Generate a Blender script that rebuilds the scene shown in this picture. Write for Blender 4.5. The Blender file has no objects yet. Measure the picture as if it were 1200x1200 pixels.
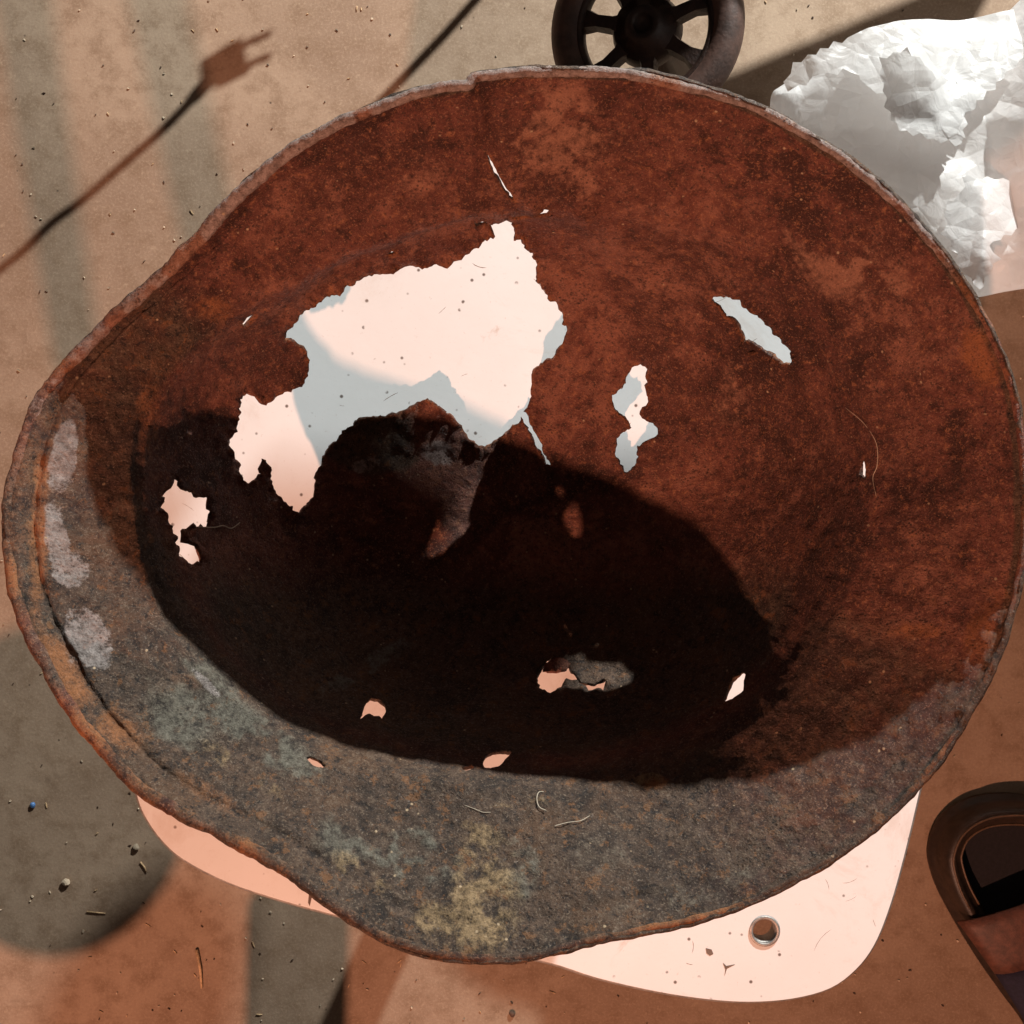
import bpy, bmesh, math, random
import numpy as np
from mathutils import Vector, Matrix, noise, geometry
random.seed(7); np.random.seed(7)
R = math.radians
sc = bpy.context.scene
COL = sc.collection

# ------------------------------------------------------------------ camera
HC = 0.53                       # camera height above the stool seat (z = 0)
FOV = R(50); WF = 2*math.tan(FOV/2)
cam = bpy.data.cameras.new('camera'); cam.angle = FOV; cam.clip_start = .01; cam.clip_end = 60
camo = bpy.data.objects.new('camera', cam); COL.objects.link(camo)
camo.location = (0, 0, HC); sc.camera = camo

# ------------------------------------------------------------------ light
w = bpy.data.worlds.new('World'); sc.world = w; w.use_nodes = True
bg = w.node_tree.nodes['Background']; bg.inputs[0].default_value = (.75, .62, .55, 1); bg.inputs[1].default_value = .055

def lamp(name, loc, power, colour, radius):
    l = bpy.data.lights.new(name, 'POINT'); l.energy = power; l.color = colour; l.shadow_soft_size = radius
    o = bpy.data.objects.new(name, l); COL.objects.link(o); o.location = loc
    return o
COOL = Vector((.75, 1.48, .50))
WARM = Vector((-.40, -1.12, 1.14))
lamp('cool_lamp', COOL, 215, (.98, 1.0, .965), .013)
lamp('warm_lamp', WARM, 100, (1, .475, .305), .018)
sc.view_settings.view_transform = 'Standard'; sc.view_settings.look = 'None'
sc.view_settings.exposure = .22; sc.view_settings.gamma = 1

FLOOR = -.45

# ------------------------------------------------------------------ helpers
def W(px, py, z):
    """a point seen at this spot of the picture, at real height z"""
    k = WF*(HC-z)/1200
    return Vector(((px-600)*k, -(py-600)*k, z))

def tag(o, label=None, cat=None, group=None, kind=None):
    if label: o['label'] = label
    if cat: o['category'] = cat
    if group: o['group'] = group
    if kind: o['kind'] = kind
    return o

def link(name, me, mat, parent=None):
    o = bpy.data.objects.new(name, me); COL.objects.link(o)
    if mat: me.materials.append(mat)
    if parent: o.parent = parent; o.matrix_parent_inverse = parent.matrix_world.inverted() if False else Matrix()
    return o

def empty(name, loc=(0, 0, 0)):
    o = bpy.data.objects.new(name, None); COL.objects.link(o); o.location = loc; o.empty_display_size = .02
    return o

def local(parent, me):
    me.transform(Matrix.Translation(-Vector(parent.location)))

def mesh(name, v, f, mat, parent=None, smooth=False):
    me = bpy.data.meshes.new(name); me.from_pydata([tuple(p) for p in v], [], f); me.update()
    if smooth: me.polygons.foreach_set('use_smooth', [True]*len(me.polygons))
    if parent: local(parent, me)
    return link(name, me, mat, parent)

def resample(pts, step, closed=True, jit=0, seed=0):
    out = []; n = len(pts); rr = random.Random(seed)
    rng = range(n if closed else n-1)
    for i in rng:
        a = Vector(pts[i]).to_2d(); b = Vector(pts[(i+1) % n]).to_2d(); d = (b-a).length
        k = max(1, int(round(d/step)))
        nn = Vector((-(b-a).y, (b-a).x)).normalized() if d > 0 else Vector((0, 0))
        for j in range(k):
            p = a.lerp(b, j/k)
            if jit: p = p + nn*rr.uniform(-jit, jit)
            out.append((p.x, p.y))
    if not closed: out.append(tuple(Vector(pts[-1]).to_2d()))
    return out

def smooth_loop(pts, per=6):
    out = []; n = len(pts)
    for i in range(n):
        p0, p1, p2, p3 = (np.array(pts[(i+k-1) % n], float) for k in range(4))
        for j in range(per):
            t = j/per
            q = .5*((2*p1)+(-p0+p2)*t+(2*p0-5*p1+4*p2-p3)*t*t+(-p0+3*p1-3*p2+p3)*t**3)
            out.append((q[0], q[1]))
    return out

def inside(poly, P):
    P = np.asarray(P); x, y = P[:, 0], P[:, 1]; c = np.zeros(len(P), bool); n = len(poly)
    for i in range(n):
        x1, y1 = poly[i]; x2, y2 = poly[(i+1) % n]
        if y1 == y2: continue
        m = ((y1 > y) != (y2 > y)) & (x < (x2-x1)*(y-y1)/(y2-y1)+x1)
        c ^= m
    return c

def cdt(points, loops, outer, holes):
    """triangulate free points + closed loops; keep what lies inside outer and outside holes"""
    V = [Vector(p) for p in points]; E = []
    for L in loops:
        b = len(V); V += [Vector(p) for p in L]
        E += [(b+i, b+(i+1) % len(L)) for i in range(len(L))]
    r = geometry.delaunay_2d_cdt(V, E, [], 0, 1e-6)
    vs = np.array([(p.x, p.y) for p in r[0]]); fs = np.array([tuple(f) for f in r[2] if len(f) == 3])
    c = vs[fs].mean(axis=1)
    keep = np.ones(len(c), bool)
    if outer is not None: keep &= inside(outer, c)
    for h in holes: keep &= ~inside(h, c)
    fs = fs[keep]
    used = np.unique(fs); mp = -np.ones(len(vs), int); mp[used] = np.arange(len(used))
    return vs[used], mp[fs]

def fbm(p, s, o=4):
    return noise.fractal(Vector(p)*s, .9, 2.1, o, noise_basis='PERLIN_ORIGINAL')

def tube(path, rad, seg=10, closed=False, squash=1.0):
    n = len(path); v = []; f = []
    up0 = Vector((0, 0, 1))
    for i, p in enumerate(path):
        a = path[(i-1) % n] if closed or i else path[0]; b = path[(i+1) % n] if closed or i < n-1 else path[-1]
        t = (Vector(b)-Vector(a)).normalized()
        up = up0 if abs(t.z) < .95 else Vector((1, 0, 0))
        s = t.cross(up).normalized(); u = s.cross(t).normalized()
        r = rad[i] if hasattr(rad, '__len__') else rad
        for k in range(seg):
            an = 2*math.pi*k/seg
            v.append(Vector(p)+s*math.cos(an)*r+u*math.sin(an)*r*squash)
    m = n if closed else n-1
    for i in range(m):
        for k in range(seg):
            a = i*seg+k; b = i*seg+(k+1) % seg; c = ((i+1) % n)*seg+(k+1) % seg; d = ((i+1) % n)*seg+k
            f.append((a, d, c, b))
    if not closed:
        f.append(tuple(range(seg))[::1]); f.append(tuple(range((n-1)*seg, n*seg))[::-1])
    return v, f

# ------------------------------------------------------------------ materials
class NT:
    def __init__(s, name):
        s.m = bpy.data.materials.new(name); s.m.use_nodes = True; s.t = s.m.node_tree; s.t.nodes.clear()
        s.out = s.n('ShaderNodeOutputMaterial'); s.b = s.n('ShaderNodeBsdfPrincipled'); s.l(s.b.outputs[0], s.out.inputs[0])
        s.tc = s.n('ShaderNodeTexCoord').outputs['Object']
    def n(s, k, **kw):
        x = s.t.nodes.new(k)
        for a, b in kw.items(): setattr(x, a, b)
        return x
    def l(s, a, b): s.t.links.new(a, b)
    def set(s, sock, v):
        if hasattr(v, 'links') or isinstance(v, bpy.types.NodeSocket): s.l(v, sock)
        else: sock.default_value = v if not (isinstance(v, tuple) and len(v) == 3 and sock.type == 'RGBA') else (*v, 1)
    def noise(s, scale, detail=5, rough=.6, dist=0, vec=None):
        x = s.n('ShaderNodeTexNoise'); x.inputs['Scale'].default_value = scale; x.inputs['Detail'].default_value = detail
        x.inputs['Roughness'].default_value = rough; x.inputs['Distortion'].default_value = dist
        s.l(vec or s.tc, x.inputs['Vector']); return x.outputs[0]
    def ramp(s, v, a, b):
        x = s.n('ShaderNodeMapRange'); x.interpolation_type = 'SMOOTHSTEP'
        s.set(x.inputs[0], v); x.inputs[1].default_value = a; x.inputs[2].default_value = b; return x.outputs[0]
    def math(s, op, a, b=0, c=None):
        x = s.n('ShaderNodeMath', operation=op); s.set(x.inputs[0], a); s.set(x.inputs[1], b)
        if c is not None: s.set(x.inputs[2], c)
        return x.outputs[0]
    def mix(s, f, a, b, mode='MIX'):
        x = s.n('ShaderNodeMix', data_type='RGBA', blend_type=mode); s.set(x.inputs[0], f)
        s.set(x.inputs[6], a); s.set(x.inputs[7], b); return x.outputs[2]
    def attr(s, name):
        return s.n('ShaderNodeAttribute', attribute_name=name)
    def bump(s, h, strength, dist, prev=None):
        x = s.n('ShaderNodeBump'); s.set(x.inputs['Height'], h); x.inputs['Strength'].default_value = strength
        x.inputs['Distance'].default_value = dist
        if prev: s.l(prev, x.inputs['Normal'])
        return x.outputs[0]

def mat_simple(name, col, rough=.6, metal=0, var=.25, scale=60, bump=.3, bd=.001):
    t = NT(name); n = t.noise(scale, 6, .65)
    c = t.mix(t.ramp(n, .3, .7), tuple(x*(1-var) for x in col), tuple(min(1, x*(1+var)) for x in col))
    t.set(t.b.inputs['Base Color'], c); t.b.inputs['Roughness'].default_value = rough; t.b.inputs['Metallic'].default_value = metal
    t.l(t.bump(t.noise(scale*5, 5), bump, bd), t.b.inputs['Normal'])
    return t.m

def mat_concrete():
    t = NT('concrete')
    big = t.noise(5, 5, .6, .3); mid = t.noise(40, 6, .65); fine = t.noise(420, 4, .7)
    c = t.mix(t.ramp(big, .3, .7), (.225, .15, .100), (.315, .225, .155))
    c = t.mix(t.math('MULTIPLY', t.ramp(mid, .42, .68), .8), c, (.19, .12, .073))
    c = t.mix(t.math('MULTIPLY', t.ramp(t.noise(120, 5, .75), .56, .70), .55), c, (.36, .265, .18))
    c = t.mix(t.math('MULTIPLY', t.ramp(fine, .45, .75), .45), c, (.40, .30, .21))
    c = t.mix(t.math('MULTIPLY', t.ramp(fine, .42, .28), .55), c, (.17, .12, .08))
    sp = t.n('ShaderNodeTexVoronoi'); sp.inputs['Scale'].default_value = 75; t.l(t.tc, sp.inputs['Vector'])
    sel = t.math('MULTIPLY', t.ramp(sp.outputs['Distance'], .10, .04), t.ramp(t.noise(31, 2), .56, .62))
    c = t.mix(sel, c, (.09, .06, .04))
    st = t.ramp(t.noise(13, 7, .72, .8), .60, .74)
    c = t.mix(t.math('MULTIPLY', st, .55), c, (.15, .095, .06))
    t.set(t.b.inputs['Base Color'], c); t.b.inputs['Roughness'].default_value = .85
    b = t.bump(fine, .25, .0006); b = t.bump(mid, .25, .003, b); t.l(b, t.b.inputs['Normal'])
    return t.m

def mat_rust():
    t = NT('rusted_steel')
    A = t.attr('masks'); sep = t.n('ShaderNodeSeparateColor'); t.l(A.outputs['Color'], sep.inputs[0])
    grey, ochre, green = sep.outputs
    A2 = t.attr('masks_b'); sep2 = t.n('ShaderNodeSeparateColor'); t.l(A2.outputs['Color'], sep2.inputs[0])
    white, orange, pale = sep2.outputs
    n1 = t.noise(22, 7, .68, .2); n2 = t.noise(80, 9, .76); n3 = t.noise(330, 6, .8); n4 = t.noise(1100, 3, .75)
    vo = t.n('ShaderNodeTexVoronoi'); vo.inputs['Scale'].default_value = 620; t.l(t.tc, vo.inputs['Vector'])
    pit = t.math('MULTIPLY', t.ramp(vo.outputs['Distance'], .40, .12), t.ramp(n2, .44, .58))
    m2 = t.math('ADD', n2, t.math('MULTIPLY', t.math('SUBTRACT', t.noise(13, 5, .6), .5), .75))
    red = t.mix(t.ramp(n1, .32, .68), (.072, .022, .015), (.180, .060, .040))
    red = t.mix(t.math('MULTIPLY', t.ramp(m2, .50, .66), .85), red, (.30, .125, .082))
    red = t.mix(t.math('MULTIPLY', t.ramp(m2, .47, .36), .9), red, (.042, .012, .008))
    red = t.mix(t.math('MULTIPLY', t.ramp(n3, .54, .66), .7), red, (.40, .17, .080))
    red = t.mix(t.math('MULTIPLY', t.ramp(n3, .48, .38), .75), red, (.045, .018, .013))
    red = t.mix(t.math('MULTIPLY', t.ramp(n4, .56, .66), .6), red, (.42, .21, .12))
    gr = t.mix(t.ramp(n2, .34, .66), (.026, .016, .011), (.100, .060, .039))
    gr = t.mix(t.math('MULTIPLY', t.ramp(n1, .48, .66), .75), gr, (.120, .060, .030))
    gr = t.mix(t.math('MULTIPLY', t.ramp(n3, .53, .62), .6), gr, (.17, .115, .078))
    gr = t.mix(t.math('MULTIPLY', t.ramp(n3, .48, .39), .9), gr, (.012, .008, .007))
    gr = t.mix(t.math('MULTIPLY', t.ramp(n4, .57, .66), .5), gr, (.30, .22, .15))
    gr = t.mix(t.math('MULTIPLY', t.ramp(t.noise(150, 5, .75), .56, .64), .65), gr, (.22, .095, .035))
    def blend(c, mask, n, col, lo=.15, hi=.5, k=1.):
        f = t.ramp(t.math('MULTIPLY', mask, t.math('ADD', t.math('ADD', n, .1), t.math('MULTIPLY', t.math('SUBTRACT', n3, .5), 1.1))), lo, hi)
        return t.mix(t.math('MULTIPLY', f, k), c, col)
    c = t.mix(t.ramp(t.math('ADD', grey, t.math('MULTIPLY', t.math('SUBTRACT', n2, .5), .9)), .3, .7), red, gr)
    c = blend(c, pale, n2, (.42, .21, .135), .26, .66, .7)
    c = blend(c, orange, n2, (.36, .135, .045), .25, .70, .8)
    c = blend(c, green, n2, t.mix(t.ramp(n3, .3, .7), (.062, .058, .043), (.20, .19, .15)), .30, .74, .8)
    c = blend(c, ochre, n2, t.mix(t.ramp(n3, .35, .65), (.12, .075, .034), (.40, .27, .14)), .26, .66, .8)
    c = blend(c, white, n1, t.mix(t.ramp(n3, .35, .65), (.19, .155, .14), (.42, .37, .35)), .27, .46, .75)
    spk = t.n('ShaderNodeTexVoronoi'); spk.inputs['Scale'].default_value = 190; t.l(t.tc, spk.inputs['Vector'])
    s1 = t.math('MULTIPLY', t.ramp(spk.outputs['Distance'], .14, .05), t.ramp(t.noise(140, 2), .54, .60))
    c = t.mix(s1, c, (.52, .38, .24))
    c = t.mix(t.math('MULTIPLY', pit, .65), c, (.022, .012, .010))
    t.set(t.b.inputs['Base Color'], c)
    t.set(t.b.inputs['Roughness'], t.math('ADD', t.math('MULTIPLY', t.ramp(n4, .45, .7), -.42), .80))
    t.b.inputs['Specular IOR Level'].default_value = .45
    b = t.bump(n4, .9, .0006); b = t.bump(pit, -.6, .0007, b) if False else t.bump(t.math('SUBTRACT', n3, t.math('MULTIPLY', pit, .3)), .95, .0014, b); b = t.bump(n2, .8, .0025, b)
    t.l(b, t.b.inputs['Normal'])
    return t.m

def mat_white_board():
    t = NT('chipped_white_enamel')
    n = t.noise(9, 5, .6); f = t.noise(150, 6, .7)
    c = t.mix(t.ramp(n, .3, .75), (.79, .81, .82), (.72, .74, .74))
    def scratches(rot, sc_, dens, thr):
        mp = t.n('ShaderNodeMapping'); mp.inputs['Rotation'].default_value = (0, 0, R(rot)); mp.inputs['Scale'].default_value = (sc_, sc_*.06, 1)
        t.l(t.tc, mp.inputs[0])
        v = t.n('ShaderNodeTexNoise'); v.inputs['Scale'].default_value = 1; v.inputs['Detail'].default_value = 2; v.inputs['Distortion'].default_value = 1.6; t.l(mp.outputs[0], v.inputs[0])
        m = t.math('ABSOLUTE', t.math('SUBTRACT', v.outputs[0], .5))
        return t.math('MULTIPLY', t.ramp(m, .006, .001), t.ramp(t.noise(dens, 3), thr, thr+.04))
    v = t.n('ShaderNodeTexVoronoi'); v.inputs['Scale'].default_value = 150; t.l(t.tc, v.inputs['Vector'])
    d = t.math('MULTIPLY', t.ramp(v.outputs['Distance'], .17, .07), t.ramp(t.noise(60, 2), .50, .55))
    c = t.mix(t.math('MULTIPLY', d, .9), c, (.09, .06, .045))
    c = t.mix(t.math('MULTIPLY', t.ramp(t.noise(420, 5, .8), .60, .72), .40), c, (.42, .33, .27))
    c = t.mix(t.math('MULTIPLY', t.ramp(t.noise(16, 7, .75, .6), .52, .68), .32), c, (.52, .42, .35))
    st = t.ramp(t.noise(28, 6, .7, .5), .63, .72)
    c = t.mix(t.math('MULTIPLY', st, .5), c, (.50, .36, .28))
    t.set(t.b.inputs['Base Color'], c); t.b.inputs['Roughness'].default_value = .45
    t.l(t.bump(f, .12, .0005), t.b.inputs['Normal'])
    return t.m

def mat_plastic():
    t = NT('white_film')
    c = t.mix(t.ramp(t.noise(12, 4), .3, .7), (.76, .76, .76), (.86, .86, .86))
    t.set(t.b.inputs['Base Color'], c); t.b.inputs['Roughness'].default_value = .38
    tr = t.n('ShaderNodeBsdfTranslucent'); tr.inputs[0].default_value = (.78, .77, .76, 1)
    mx = t.n('ShaderNodeMixShader'); mx.inputs[0].default_value = .55
    t.l(t.b.outputs[0], mx.inputs[1]); t.l(tr.outputs[0], mx.inputs[2]); t.l(mx.outputs[0], t.out.inputs[0])
    def crease(sc_, seed_):
        mp = t.n('ShaderNodeMapping'); mp.inputs['Location'].default_value = (seed_, 1.7, .3); t.l(t.tc, mp.inputs[0])
        v = t.n('ShaderNodeTexVoronoi', feature='DISTANCE_TO_EDGE'); v.inputs['Scale'].default_value = sc_; t.l(mp.outputs[0], v.inputs['Vector'])
        return t.math('MINIMUM', v.outputs['Distance'], .25)
    b = t.bump(crease(24, .2), .6, .010); b = t.bump(crease(75, .9), .35, .004, b); b = t.bump(t.noise(90, 5, .6, 1.5), .3, .002, b)
    t.l(b, t.b.inputs['Normal']); t.l(b, tr.inputs['Normal'])
    return t.m

M = dict(concrete=mat_concrete(), rust=mat_rust(), board=mat_white_board(), film=mat_plastic(),
         iron=mat_simple('dark_cast_iron', (.026, .012, .008), .5, .3, .5, 90, .5),
         rubber=mat_simple('worn_rubber', (.06, .03, .022), .6, 0, .5, 60, .4),
         zinc=mat_simple('zinc_eyelet', (.34, .32, .30), .5, .6, .2, 300, .3),
         leg=mat_simple('painted_steel_leg', (.25, .20, .16), .5, 0, .3),
         dark=mat_simple('dark_brown_rubber', (.028, .017, .011), .45, 0, .35, 150, .4, .0006),
         insole=mat_simple('black_insole', (.009, .007, .009), .9, 0, .3, 300, .3, .0004),
         stitch=mat_simple('moulded_line', (.10, .058, .032), .5, 0, .3, 400, .3, .0003),
         strap=mat_simple('red_brown_leather', (.10, .038, .024), .6, 0, .35, 130, .5, .0006),
         navy=mat_simple('navy_cloth', (.014, .013, .032), .85, 0, .3, 500, .5, .0004),
         wood=mat_simple('bare_wood', (.28, .17, .09), .7, 0, .3, 40, .3),
         straw=mat_simple('straw', (.50, .34, .19), .7, 0, .4, 200, .3),
         grit=mat_simple('pale_grit', (.50, .40, .29), .8, 0, .5, 40, .3),
         soil=mat_simple('dark_grit', (.07, .04, .026), .8, 0, .5, 40, .3),
         blue=mat_simple('blue_plastic', (.08, .20, .45), .4, 0, .1),
         fibre=mat_simple('pale_fibre', (.50, .42, .32), .7, 0, .1),
         black=mat_simple('black_plastic', (.02, .02, .02), .5, 0, .2))

# ------------------------------------------------------------------ floor
v = [(-4, -4, FLOOR), (4, -4, FLOOR), (4, 4, FLOOR), (-4, 4, FLOOR)]
tag(mesh('floor', v, [(0, 1, 2, 3)], M['concrete']), kind='structure')

# ------------------------------------------------------------------ stool
SEAT = [(160, 922), (163, 940), (172, 960), (190, 985), (215, 1007), (265, 1033), (330, 1055), (400, 1074), (480, 1095), (560, 1112), (640, 1127), (700, 1146),
        (770, 1162), (830, 1171), (880, 1174), (930, 1170), (973, 1158), (1003, 1136), (1024, 1108), (1040, 1070), (1055, 1020), (1075, 938), (1105, 800),
        (1122, 650), (1122, 500), (1095, 390), (1030, 290), (940, 210), (820, 165), (680, 150), (540, 160), (420, 195), (320, 260), (250, 350),
        (205, 460), (180, 600), (165, 750), (158, 860)]
stool = empty('stool', (0, 0, FLOOR))
tag(stool, 'chipped white stool seat with a riveted hole, under the rusty helmet', 'stool')
seat_px = smooth_loop(SEAT, 4)
HX, HY, HR = 896, 1091, 16.5
hole = [(HX+HR*math.cos(a*math.pi/16), HY+HR*.98*math.sin(a*math.pi/16)) for a in range(32)]
def solid(name, outer, holes, ztop, th, mat, parent, grid=None, zfun=None, smooth=False):
    pts = []
    if grid:
        xs = [p[0] for p in outer]; ys = [p[1] for p in outer]
        P = [(x+random.uniform(-.2, .2)*grid, y+random.uniform(-.2, .2)*grid) for x in np.arange(min(xs), max(xs), grid) for y in np.arange(min(ys), max(ys), grid)]
        ok = inside(outer, P)
        for h in holes: ok &= ~inside(h, P)
        pts = [p for p, k in zip(P, ok) if k]
    vs, fs = cdt(pts, [outer]+holes, outer, holes)
    n = len(vs)
    top = [W(x, y, ztop) for x, y in vs]
    if zfun: top = [p+Vector((0, 0, zfun(p, q))) for p, q in zip(top, vs)]
    bot = [p-Vector((0, 0, th)) for p in top]
    F = [(c, b, a) if (vs[b]-vs[a])[0]*(vs[c]-vs[a])[1]-(vs[b]-vs[a])[1]*(vs[c]-vs[a])[0] > 0 else (a, b, c) for a, b, c in fs]
    cnt = {}
    for a, b, c in F:
        for e in ((a, b), (b, c), (c, a)): cnt[e] = 1
    side = [(b, a, a+n, b+n) for a, b in cnt if (b, a) not in cnt]
    F2 = F+[(c+n, b+n, a+n) for a, b, c in F]+side
    return mesh(name, top+bot, F2, mat, parent, smooth)
seat = solid('seat', seat_px, [hole], 0, .011, M['board'], stool)
bv = seat.modifiers.new('b', 'BEVEL'); bv.width = .0012; bv.segments = 2; bv.limit_method = 'ANGLE'; bv.angle_limit = R(60)
# metal band round the edge
path = [W(x, y, 0)+Vector((0, 0, -.0062)) for x, y in resample(seat_px, 12)]
v, f = tube(path, .0034, 8, True); mesh('edge_band', v, f, M['zinc'], stool, True)
# eyelet ring
c = W(HX, HY, 0); rr = HR*WF*HC/1200
path = [c+Vector((math.cos(a)*rr*.97, math.sin(a)*rr*.97, .0003)) for a in np.linspace(0, 2*math.pi, 40, endpoint=False)]
v, f = tube(path, .0009, 8, True, .5); mesh('eyelet', v, f, M['zinc'], stool, True)
path = [c+Vector((math.cos(a)*rr*.93, math.sin(a)*rr*.93, -.006)) for a in np.linspace(0, 2*math.pi, 40, endpoint=False)]
v, f = tube(path, .001, 8, True, 5); mesh('eyelet_sleeve', v, f, M['zinc'], stool, True)
sv_, sf_ = [], []
rs = random.Random(11)
for k in range(130):
    x0, y0 = rs.uniform(200, 1060), rs.uniform(200, 1150); a_ = rs.choice([.5, 2.2, 1.2, 2.8])+rs.gauss(0, .35); L_ = rs.uniform(4, 26)*(2.5 if k % 9 == 0 else 1); cv = rs.uniform(-.4, .4)
    pp = [(x0+math.cos(a_+cv*t_)*L_*t_, y0+math.sin(a_+cv*t_)*L_*t_) for t_ in (0, .25, .5, .75, 1)]
    if not inside(seat_px, pp).all() or min(math.hypot(p[0]-HX, p[1]-HY) for p in pp) < 26: continue
    r_ = rs.uniform(.00007, .00017); b_ = len(sv_)
    tv, tf = tube([W(p[0], p[1], 0) for p in pp], [r_*.3, r_, r_*.7, r_, r_*.2], 4, False, .5); sv_ += tv; sf_ += [tuple(q+b_ for q in g_) for g_ in tf]
for poly in ([(827, 1111), (834, 1113), (836, 1118), (832, 1120), (828, 1117)], [(847, 1128), (851, 1132), (862, 1130), (852, 1135), (849, 1144), (850, 1136)], [(362, 1046), (366, 1049), (363, 1062), (361, 1058)]):
    b_ = len(sv_); sv_ += [W(x, y, .00012) for x, y in poly]; sf_.append(tuple(range(b_, b_+len(poly)))[::-1])
tag(mesh('scratches', sv_, sf_, mat_simple('exposed_board', (.16, .11, .085), .8), stool), 'fine dark scratches and chips in the white coating', kind='stuff')
v, f = tube([Vector((.075, .02, -.012)), Vector((.075, .02, FLOOR+.02))], [.018, .018], 20); mesh('post', v, f, M['leg'], stool, True)
v, f = tube([Vector((.075, .02, FLOOR+.022)), Vector((.075, .02, FLOOR+.012)), Vector((.075, .02, FLOOR+.0005))], [.03, .11, .12], 40); mesh('foot_plate', v, f, M['leg'], stool, False)

# ------------------------------------------------------------------ helmet
RIM = [(555, 88), (600, 82), (640, 80), (720, 82), (800, 95), (880, 120), (940, 152), (1000, 190), (1050, 232), (1090, 275), (1125, 320), (1150, 360), (1175, 410), (1192, 460),
       (1200, 520), (1203, 580), (1201, 640), (1193, 700), (1180, 750), (1160, 800), (1130, 850), (1097, 902), (1072, 930), (1030, 972), (980, 1008), (930, 1036),
       (880, 1060), (820, 1080), (760, 1094), (700, 1105), (650, 1118), (600, 1128), (550, 1129), (500, 1121), (450, 1103), (410, 1081), (375, 1056), (345, 1030),
       (300, 1000), (250, 974), (200, 950), (160, 924), (120, 885), (90, 850), (60, 800), (33, 745), (15, 700), (7, 650), (6, 610), (12, 560), (27, 510),
       (47, 465), (77, 425), (112, 390), (157, 350), (202, 310), (235, 275), (270, 235), (310, 197), (360, 162), (420, 130), (480, 108), (520, 99), (551, 97)]
CREASE = [(165, 520), (170, 610), (195, 700), (250, 780), (330, 845), (430, 885), (530, 905), (620, 912), (720, 903), (815, 872), (888, 828), (938, 775), (968, 715),
          (992, 640), (1016, 555), (1000, 470), (960, 390), (900, 325), (820, 275), (720, 245), (620, 235), (520, 248), (440, 275), (370, 305), (300, 345), (235, 392), (185, 450)]
def polar(pts):
    a = np.array(pts, float)-600; th = np.arctan2(a[:, 1], a[:, 0]); r = np.hypot(a[:, 0], a[:, 1])
    o = np.argsort(th); th = th[o]; r = r[o]
    th = np.concatenate([th-2*np.pi, th, th+2*np.pi]); r = np.tile(r, 3)
    return th, r
rth, rr_ = polar(RIM); cth, cr_ = polar(smooth_loop(CREASE, 5))
def loc_bump(th, deg, wdt):   # angular bump, image angle (y down)
    d = (th-R(deg)+np.pi) % (2*np.pi)-np.pi
    return np.exp(-(d/R(wdt))**2)
def surf0(th, s):
    rr = np.interp(th, rth, rr_); rc = np.interp(th, cth, cr_)
    zr = .163+.008*loc_bump(th, 95, 25)+.006*loc_bump(th, -80, 40)-.041*loc_bump(th, -163, 38)+.004*loc_bump(th, 0, 40)-.003*loc_bump(th, 50, 24)
    zc = zr-.050+.039*loc_bump(th, -172, 40)
    def w3(r, z):
        k = WF*(HC-z)/1200
        return np.stack([r*np.cos(th)*k, -r*np.sin(th)*k, z], -1)
    Rm = w3(rr, zr); Cc = w3(rc, zc)
    K = np.array(W(575, 590, 0)); z0 = .0022
    t = np.clip((s-.7)/.3, -.2, 1.05)[..., None]
    brim = Cc+(Rm-Cc)*t; brim[..., 2] = zc+(zr-zc)*(t[..., 0]**1.12*np.sign(t[..., 0]+1e-9) if False else np.where(t[..., 0] > 0, np.abs(t[..., 0])**1.1, 0))
    rho = np.clip(s/.7, 0, 1)
    g = 1-(1-rho**2.4)**.60
    dome = K+(Cc-K)*rho[..., None]; dome[..., 2] = z0+(zc-z0)*g
    return np.where((s > .7)[..., None], brim, dome)
def surf(p):
    """disc domain -> inner surface of the shell"""
    s = np.hypot(p[:, 0], p[:, 1]); th = np.arctan2(p[:, 1], p[:, 0])
    d = .022*np.clip((1-s)/.05, 0, 1)*np.clip(s/.05, 0, 1)
    F = (surf0(th, s-d)+2*surf0(th, s)+surf0(th, s+d))/4
    # groove just inside the rolled edge
    left = .25+.75*np.clip(loc_bump(th, 165, 45)+loc_bump(th, -150, 30)+.5*loc_bump(th, 60, 40), 0, 1)
    gpos = .945
    F[:, 2] -= .0022*left*np.exp(-((s-gpos)/.010)**2)
    F[:, 2] += .0012*left*np.exp(-((s-.975)/.014)**2)
    return F
def proj(F):
    k = 1200/(WF*(HC-F[:, 2]))
    return np.stack([600+F[:, 0]*k, 600-F[:, 1]*k], -1)
def invert(P):
    P = np.asarray(P, float); d = P-600; th = np.arctan2(d[:, 1], d[:, 0]); r = np.hypot(d[:, 0], d[:, 1])
    rr = np.interp(th, rth, rr_); rc = np.interp(th, cth, cr_)
    s = np.where(r > rc, .7+.3*(r-rc)/(rr-rc), .7*(r/rc)**.8)
    p = np.stack([s*np.cos(th), s*np.sin(th)], -1)
    for it in range(14):
        q = proj(surf(p)); e = 2e-4
        jx = (proj(surf(p+[e, 0]))-q)/e; jy = (proj(surf(p+[0, e]))-q)/e
        det = jx[:, 0]*jy[:, 1]-jx[:, 1]*jy[:, 0]; det = np.where(np.abs(det) < 1e3, 1e3, det)
        r_ = P-q
        dx = (r_[:, 0]*jy[:, 1]-r_[:, 1]*jy[:, 0])/det; dy = (-r_[:, 0]*jx[:, 1]+r_[:, 1]*jx[:, 0])/det
        st = np.stack([dx, dy], -1); ln = np.hypot(dx, dy)[:, None]; st *= np.minimum(1, .06/np.maximum(ln, 1e-9))
        p = p+st*(.9 if it < 10 else .6)
        m = np.hypot(p[:, 0], p[:, 1])[:, None]; p = np.where(m > .999, p/m*.999, p)
    return p

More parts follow.
